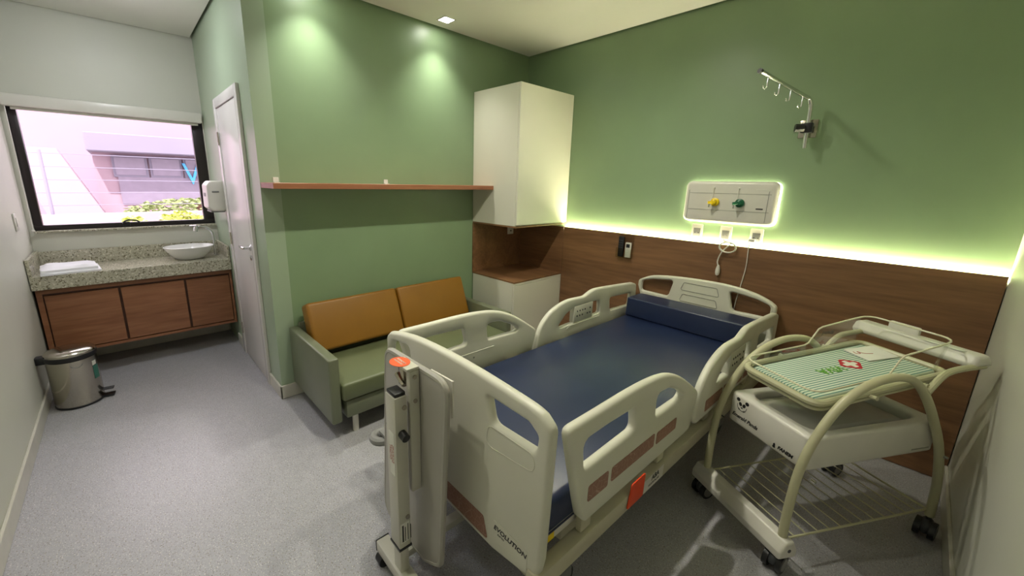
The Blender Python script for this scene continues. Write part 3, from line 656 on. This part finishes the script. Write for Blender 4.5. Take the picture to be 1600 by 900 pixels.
# drawer tray
o = B()
tp = rrect(-.196, .196, -.365, .335, .03, 4)
plate(o, tp, [rrect(-.15, .15, -.30, .27, .06, 5)], .15, .014, 3, mat=T(0, 0, .515)); tr = obj('drawer_tray', o, 'whiteplastic', bs)
o = B(); pillow(o, -.152, .152, -.302, .272, .50, .580, .006, 4); obj('tray_well', o, 'traygrey', tr)
YF = -.3655
m0 = lambda s, z: FY(s, YF, z)
def disc(bm, x, z, rx, rz_, rot=0):
    plate(bm, [(x+rx*math.cos(a)*math.cos(rot)-rz_*math.sin(a)*math.sin(rot), z+rx*math.cos(a)*math.sin(rot)+rz_*math.sin(a)*math.cos(rot)) for a in [2*math.pi*k/14 for k in range(14)]], (), .0008, 0, mat=PXZ(YF))
o = B(); disc(o, -.148, .567, .010, .009); disc(o, -.100, .567, .010, .009); disc(o, -.134, .549, .008, .010, .5); disc(o, -.114, .549, .008, .010, -.5); disc(o, -.124, .534, .005, .0035)
tube(o, spl([(-.140, YF, .527), (-.132, YF, .520), (-.124, YF, .519), (-.116, YF, .520), (-.108, YF, .527)], 3), .0014, 5)
tube(o, spl([(-.150, YF, .545), (-.146, YF, .530), (-.136, YF, .518)], 3), .001, 5); tube(o, spl([(-.098, YF, .545), (-.102, YF, .530), (-.112, YF, .518)], 3), .001, 5); obj('panda_mark', o, 'ink', tr)
text('lettering', 'Emerald Panda', .026, 'ink', tr, m0(-.100, .486), shear=.35, bold=.0005, sx=.9)
text('lettering', 'FANEM', .021, 'ink', tr, m0(.108, .468), shear=.2, bold=.001)
o = B(); disc(o, .058, .468, .005, .009); disc(o, .058, .460, .007, .005); obj('maker_mark', o, 'ink', tr)
o = B(); box(o, .1962, .1966, .20, .30, .462, .468); obj('small_print', o, 'absdark', tr)
# wire shelf
o = B(); tube(o, [(-.205, -.40, .135), (-.205, .40, .135)], .005, 6); tube(o, [(.205, -.40, .135), (.205, .40, .135)], .005, 6)
tube(o, [(-.205, .395, .135), (.205, .395, .135)], .005, 6); ws = obj('wire_shelf', o, 'tubecream', bs)
for i in range(12):
    y = -.35+i*.062; o = B(); tube(o, [(-.205, y, .137), (.205, y, .137)], .0028, 5); obj('wire', o, 'tubecream', ws)
# basket on its tilted frame
F0, F1, S_ = -.348, .335, .172; ZF = lambda l: .725+.075*(l-F0)/(F1-F0)
fr = rrect(-S_, S_, F0, F1, .05, 6)
o = B(); tube(o, [(x, y, ZF(y)) for x, y in fr], .0145, 10, True); obj('basket_frame', o, 'tubecream', bs)
o = B(); tube(o, [(x*.97, -.02+(y+.02)*.97, ZF(y)-.028) for x, y in fr], .0085, 8, True); obj('lower_frame', o, 'tubecream', bs)
for l in (-.1, .16):
    for sx in (-1, 1):
        o = B(); cyl(o, (sx*.17, l, ZF(l)-.01), (sx*.21, l, ZF(l)-.005), .009, 8); obj('frame_pin', o, 'tubecream', bs)
rim0 = rrect(-.150, .150, -.335, .322, .045, 5); rim1 = rrect(-.166, .166, -.356, .342, .055, 5)
def zr(l):
    a = ZF(l)+.048
    s = min(1, max(0, (l+.0)/.055)); return (a+.004*0)*(1-s)+(.895+.05*(l-.05)/.3)*s
t_ = bmesh.new(); dense0, dense1 = [], []
for q, dst in ((rim0, dense0), (rim1, dense1)):
    n = len(q)
    for i in range(n):
        a, c = Vector(q[i]), Vector(q[(i+1) % n]); k = max(1, int((c-a).length/.02))
        for j in range(k): dst.append(tuple(a.lerp(c, j/k)))
nn = 90
def resamp(q, n):
    P = [Vector(p) for p in q]; P.append(P[0]); L = [0]
    for a, c in zip(P, P[1:]): L.append(L[-1]+(c-a).length)
    out = []; j = 0
    for i in range(n):
        d = L[-1]*i/n
        while L[j+1] < d: j += 1
        f = (d-L[j])/(L[j+1]-L[j]); out.append(P[j].lerp(P[j+1], f))
    return out
q0, q1 = resamp(dense0, nn), resamp(dense1, nn)
lo = [t_.verts.new((p.x, p.y, ZF(p.y)-.03)) for p in q0]; hi = [t_.verts.new((p.x, p.y, zr(p.y))) for p in q1]
for i in range(nn): t_.faces.new((lo[i], lo[(i+1) % nn], hi[(i+1) % nn], hi[i]))
t_.faces.new(lo[::-1])
o = B(); merge(o, t_); bk = obj('clear_basket', o, 'acrylic', bs)
o = B(); tube(o, [(p.x, p.y, zr(p.y)) for p in q1], .0038, 6, True); obj('basket_rim', o, 'rim', bk)
text('lettering', 'panda', .03, 'ink', bk, axes((0, 1, 0), (0, 0, 1), (-1, 0, 0), (-.172, .12, .865)), shear=.3)
# baby mattress with striped blanket : things lying in the basket
TILT = math.atan2(.075, F1-F0)
MB = T(0, 0, ZF(0)-.012) @ RX(TILT)
b = B(); box(b, -.145, .145, -.325, .312, -.012, .018, .010, 3); bl = obj('mattress_cover', b, 'stripes')
bm_ = thing('baby_mattress', 'small mattress under a striped green and white cloth in the bassinet', 'mattress', BS, BA)
bl.parent = bm_; bl.matrix_local = MB
em = lambda l, s, z=.0186: axes((0, -1, 0), (1, 0, 0), (0, 0, 1), (s, l, z))
o_ = text('lettering', 'VIVA', .062, 'greenink', bl, em(-.055, -.002), bold=.0016, sx=.95)
sq = rnd([(-.045, -.035), (.045, -.035), (.045, .035), (-.045, .035)], .004, 2)
cr = lambda k: [(-k, -3*k), (k, -3*k), (k, -k), (3*k, -k), (3*k, k), (k, k), (k, 3*k), (-k, 3*k), (-k, k), (-3*k, k), (-3*k, -k), (-k, -k)]
emb = [(.042*math.cos(a)*(1+.12*math.cos(4*a)), .042*math.sin(a)*(1+.12*math.cos(4*a))) for a in [2*math.pi*k/32 for k in range(32)]]
b = B(); plate(b, emb, (), .0012, 0, mat=em(.065, -.012)); o_ = obj('emblem', b, 'redcross', bl)
b = B(); plate(b, rnd(cr(.0104), .005, 3), (), .0008, 0, mat=em(.065, -.012, .0194)); obj('emblem_cross', b, 'paper', bl)
# paper card lying on the blanket
pc = thing('paper_card', 'white printed card lying on the striped cloth in the bassinet', 'card', BS, BA)
MP = MB @ T(-.05, .235, .0196)
b = B(); plate(b, rrect(-.062, .062, -.075, .075, .004, 2), (), .006, .002, 2, mat=T(0, 0, .003) @ RZ(-.12)); o_ = obj('card_sheet', b, 'paper', pc); o_.matrix_local = MP
b = B(); tube(b, spl([(-.035, -.055, .0063), (-.015, -.062, .0063), (-.01, -.045, .0063), (-.03, -.04, .0063), (-.005, -.03, .0063), (.01, .0, .0063)], 4), .0014, 5); obj('red_scribble', b, 'redink', o_)
# head housing
hu = B(); pro = rnd([(-.05, 0), (.05, 0), (.055, .018), (.03, .055), (-.035, .055), (-.055, .02)], .014, 4)
plate(hu, pro, (), .47, .018, 4, mat=axes((0, 1, 0), (0, 0, 1), (1, 0, 0), (-.012, .425, .835))); h_ = obj('head_housing', hu, 'whiteplastic', bs)
b = B(); plate(b, rrect(-.13, -.01, 0, .05, .008, 3), (), .02, .005, 2, mat=axes((1, 0, 0), (0, 0, 1), (0, -1, 0), (0, .44, .875))); obj('card_holder', b, 'whiteplastic', h_)
b = B(); box(b, .04, .17, .385, .41, .8905, .893, .001); obj('label_strip', b, 'paper', h_)

# ================================================================ HEAD WALL FITTINGS
# gas panel
gp = thing('gas_panel', 'white medical gas panel with glowing edge above the bed', 'panel', (1.955, 0, 1.447))
o = B(); plate(o, rrect(-.289, .289, -.147, .140, .045, 6), (), .012, .004, 2, mat=FY(0, -.012, 0)); obj('glow_plate', o, 'edgeglow', gp)
o = B(); plate(o, rrect(-.285, .285, -.142, .142, .045, 6), (), .05, .022, 5, mat=FY(0, -.046, 0)); cv = obj('panel_cover', o, 'whiteplastic', gp)
o = B()
for z in (.06, -.055): box(o, -.25, .25, -.0722, -.0708, z-.0015, z+.0015)
for x in (-.255, .235): box(o, x-.0015, x+.0015, -.0722, -.0708, -.12, .08)
obj('panel_groove', o, 'absdark', cv)
for x, mcol, nm in ((-.075, 'yellow', 'yellow_valve'), (.078, 'greenp', 'green_valve')):
    o = B(); lathe(o, [(.028, 0), (.028, .012), (.016, .018), (.014, .04), (.010, .042)], 20, FY(x, -.070, .0))
    cyl(o, (x-.002, -.106, 0), (x-.030, -.120, -.004), .010, 12); vv = obj(nm, o, mcol, gp)
    o = B(); cyl(o, (x-.02, -.112, -.004), (x-.022, -.112, -.036), .006, 8); obj('spigot', o, 'chrome', vv)
    o = B(); tube(o, [(x-.022, -.110, .004), (x-.018, -.078, .05), (x-.016, -.074, .095)], .0018, 5); sph(o, (x-.016, -.073, .095), .006); obj('tag_cord', o, 'whiteplastic', vv)
o = B(); box(o, .175, .215, -.0722, -.0708, -.038, -.030); obj('maker_mark', o, 'ink', cv)
o = B(); box(o, .16, .245, -.0722, -.0708, .086, .092); obj('label_strip', o, 'paper', cv)
# sockets
SK = [('wall_socket', 1.766, 'left white socket plate under the gas panel, nothing plugged in'), ('wall_socket', 1.958, 'middle socket plate under the gas panel with the coiled nurse call cord'), ('wall_socket', 2.146, 'right socket plate under the gas panel with the long white cable')]
for nm, x, lb in SK:
    t = thing(nm, lb, 'socket', (x, 0, 1.222), 0, 'socket plates under the gas panel')
    o = B(); plate(o, rrect(-.038, .038, -.058, .058, .005, 2), (), .01, .003, 2, mat=FY(0, -.0065, 0)); pl = obj('cover_plate', o, 'whiteplastic', t)
    o = B(); box(o, -.024, .024, -.0135, -.0118, -.03, .03, .001); obj('socket_insert', o, 'grey', pl)
    for k in (-.012, .012):
        o = B(); cyl(o, (k, -.0135, -.004), (k, -.0145, -.004), .004, 8); obj('socket_hole', o, 'ink', pl)
# nurse call cord
t = thing('nurse_call_cord', 'coiled white nurse call cord hanging with its pear push button', 'cord', (2.0, -.05, 1.14))
pts = [(-.042, .02, .055), (-.03, -.01, .04)]
for i in range(34):
    a = math.pi/2-2*math.pi*i/16; pts.append((.0+.052*math.cos(a), -.012-.006*math.sin(i*.5), .0+.036*math.sin(a)))
pts += spl([(-.03, -.010, -.03), (-.045, -.008, -.07), (-.052, -.006, -.11), (-.045, -.006, -.135)], 4)
o = B(); tube(o, pts, .0048, 6); obj('cable', o, 'whiteplastic', t)
o = B(); lathe(o, [(.005, .03), (.009, .022), (.014, 0), (.015, -.025), (.011, -.042), (.003, -.047)], 14, T(-.042, -.006, -.162)); pb = obj('push_button', o, 'whiteplastic', t)
o = B(); box(o, -.062, -.022, .035, .042, .075, .095, .003); obj('plug', o, 'grey', t)
o = B(); tube(o, spl([(2.128, -.018, 1.198), (2.124, -.05, 1.175), (2.122, -.045, 1.13), (2.124, -.040, 1.02), (2.113, -.040, .9), (2.098, -.045, .75), (2.095, -.045, .6), (2.09, -.045, .35)], 5), .0032, 6)
box(o, 2.108, 2.148, -.034, -.015, 1.19, 1.212, .004); tag(obj('power_cable', o, 'whiteplastic'), 'long white cable hanging from the right socket down behind the bed', 'cable')
# remote holder with two remotes
t = thing('remote_holder', 'clear wall holder for two remotes on the wood panel', 'holder', (1.225, -.031, 1.03))
o = B(); box(o, -.065, .075, -.004, 0, -.08, .11); box(o, -.065, .075, -.044, -.041, -.08, .0); box(o, -.065, -.062, -.041, -.004, -.08, .0); box(o, .072, .075, -.041, -.004, -.08, .0); box(o, -.062, .072, -.041, -.004, -.08, -.077); obj('clear_tray', o, 'acrylic', t, 0)
t = thing('remote_control', 'black remote control in the wall holder', 'remote', (1.195, -.053, .956))
o = B(); box(o, -.024, .024, -.010, .008, 0, .172, .005); rc = obj('remote_body', o, 'black', t)
for i in range(4):
    for j in range(3):
        o = B(); box(o, -.016+j*.012, -.008+j*.012, -.0115, -.0098, .075+i*.02, .083+i*.02, .0005, 1); obj('button', o, 'darkgrey', rc)
t = thing('remote_control', 'white remote control with small dark screen in the wall holder', 'remote', (1.262, -.053, .956))
o = B(); box(o, -.026, .026, -.012, .006, 0, .128, .006); rc = obj('remote_body', o, 'whiteplastic', t)
o = B(); box(o, -.016, .016, -.0132, -.0118, .085, .115, .001); obj('screen', o, 'ink', rc)
for i in range(3):
    o = B(); box(o, -.012, .012, -.0132, -.0118, .03+i*.017, .038+i*.017, .001); obj('button', o, 'paper', rc)
# IV arm
t = thing('iv_hook_arm', 'chrome swivel arm with four drip hooks on the green wall', 'drip arm', (2.315, 0, 1.90))
o = B(); box(o, -.045, .045, -.012, -.001, -.05, .055, .004); obj('wall_bracket', o, 'steel', t)
o = B(); cyl(o, (0, -.012, .0), (0, -.075, .0), .016, 12); obj('bracket_stub', o, 'black', t)
P0, P1, P2 = Vector((.012, -.085, -.115)), Vector((.004, -.085, .155)), Vector((-.165, -.50, .262))
d = (P2-P1).normalized()
path = [P0, Vector((.010, -.085, -.05)), Vector((.006, -.085, .10))]+[tuple(Vector((.006, -.085, .10)).lerp(P1+Vector((0, 0, .012)), s)*(1-s)+(P1+Vector((0, 0, .012))).lerp(P1+d*.06, s)*s) for s in (.25, .5, .75)]+[P1+d*.06, P2]
o = B(); tube(o, path, .0115, 12); arm = obj('arm_tube', o, 'chrome', t)
o = B(); tube(o, [P2-d*.002, P2+d*.012], .0135, 12); obj('end_plug', o, 'black', arm)
for f in (.18, .42, .64, .86):
    p = P1+(P2-P1)*f
    o = B(); tube(o, spl([(0, 0, -.005), (0, 0, -.055), (-.004, -.008, -.066), (-.009, -.016, -.066), (-.012, -.022, -.052)], 4), .0028, 6, mat=T(*p)); obj('hook', o, 'chrome', arm)
o = B(); cyl(o, (-.004, -.098, 0), (-.045, -.115, .0), .024, 8); box(o, -.02, .035, -.108, -.062, -.028, .028, .006); obj('clamp_knob', o, 'black', t)

# ================================================================ OUTSIDE THE WINDOW
b = B(); box(b, -30, -D-.15, -16, 14, -1.6, -1.5); struct('trim_2', b, 'ground')
t = thing('neighbour_building', 'pale building with grey roof band and dark windows across the street', 'building', (-11.0, -3.16, -1.5))
b = B(); box(b, -6, 0, -.35, 9.5, 0, 3.60); obj('facade', b, 'bldg', t)
b = B(); box(b, -6, .7, -.42, 9.5, 3.60, 4.02, .02, 1); obj('roof_band', b, 'bldggrey', t)
for i in range(4):
    b = B(); box(b, .0, .06, -.02+i*.72, .66+i*.72, 3.02, 3.55); wf = obj('window', b, 'bldggrey', t)
    b = B(); box(b, .06, .08, .03+i*.72, .61+i*.72, 3.07, 3.50); obj('pane', b, 'bldgdark', wf)
b = B(); box(b, .0, .05, .05, 5.0, 2.35, 3.02); obj('dark_band', b, 'bldgdark', t)
text('sign', 'VI', .80, 'bluesign', t, FX(.12, 1.65, 3.10), ext=.03, sx=.8)
b = B(); plate(b, rnd([(-.15, 1.4), (.9, 1.4), (.0, 3.62), (-.75, 3.62)], .02, 2), (), .5, .01, 2, mat=axes((0, 1, 0), (0, 0, 1), (1, 0, 0), (.30, -.9, 0))); obj('sloped_wing', b, 'bldg', t)
t = thing('neighbour_house', 'pale pink house front enlarged to cover the white sky behind the grey roofed building', 'building', (-18.5, -7.0, -1.5))
b = B(); box(b, -4, 0, -9, 12, 0, 6.0); obj('facade', b, 'bldgpink', t)  # facade carried up and across to hide the clipped sky
b = B(); box(b, -4, .12, -9, 12.05, 6.0, 6.2, .02, 1); obj('parapet', b, 'bldgpink', t)
def shrub(name, label, x, y, z, rx, ry, rz_, n, seed):
    leaf = 'leaf' if n > 500 else 'leaf2'
    rn = random.Random(seed); t = thing(name, label, 'hedge', (x, y, z))
    b = B(); t_ = bmesh.new()
    for i in range(n):
        u_, v_ = rn.random()*2*math.pi, math.acos(rn.uniform(-.3, 1)); k = rn.uniform(.75, 1.05)
        c = Vector((rx*k*math.sin(v_)*math.cos(u_), ry*k*math.sin(v_)*math.sin(u_), rz_*k*math.cos(v_)))
        s = rn.uniform(.08, .16)*(1 if rz_ > .25 else .6); m = Matrix.Rotation(rn.random()*6, 3, 'Z') @ Matrix.Rotation(rn.random()*3, 3, 'X')
        vv = [t_.verts.new(c+m @ Vector(q)*s) for q in ((-.5, 0, 0), (0, -.3, .05), (.6, 0, 0), (0, .3, .05))]; t_.faces.new(vv)
    merge(b, t_); obj('foliage', b, leaf, t, 0)['kind'] = 'stuff'
    b = B(); cyl(b, (0, 0, z*-1-1.5), (0, 0, rz_*.4), .07, 8); obj('stem', b, 'wooddark', t)
shrub('clipped_hedge', 'long clipped hedge along the building opposite', -10.2, -1.6, .72, .5, 1.45, .28, 900, 3)
MT['leaf2'] = plain('yellow green leaf', '#9aa63e', .6, var=.3, scale=20)
shrub('low_shrub', 'yellow green low shrub just outside the window on the right', -4.3, -2.52, .86, .22, .34, .20, 320, 4)
shrub('low_shrub', 'small yellow green shrub outside the middle of the window', -4.3, -3.06, .84, .15, .16, .18, 150, 5)
t = thing('boundary_wall', 'low pale boundary wall with wire fence on top outside', 'wall', (-5.0, 0, -1.5))
b = B(); box(b, -.1, .1, -9, 4, 0, 2.52); obj('wall_body', b, 'bldg', t)
b = B(); cyl(b, (0, -3.85, 2.52), (0, -3.85, 3.36), .018, 8); obj('fence_post', b, 'bldggrey', t)
for i in range(5):
    b = B(); tube(b, [(0, -9, 2.64+i*.17), (0, 4, 2.64+i*.17)], .005, 5); obj('fence_wire', b, 'bldggrey', t)
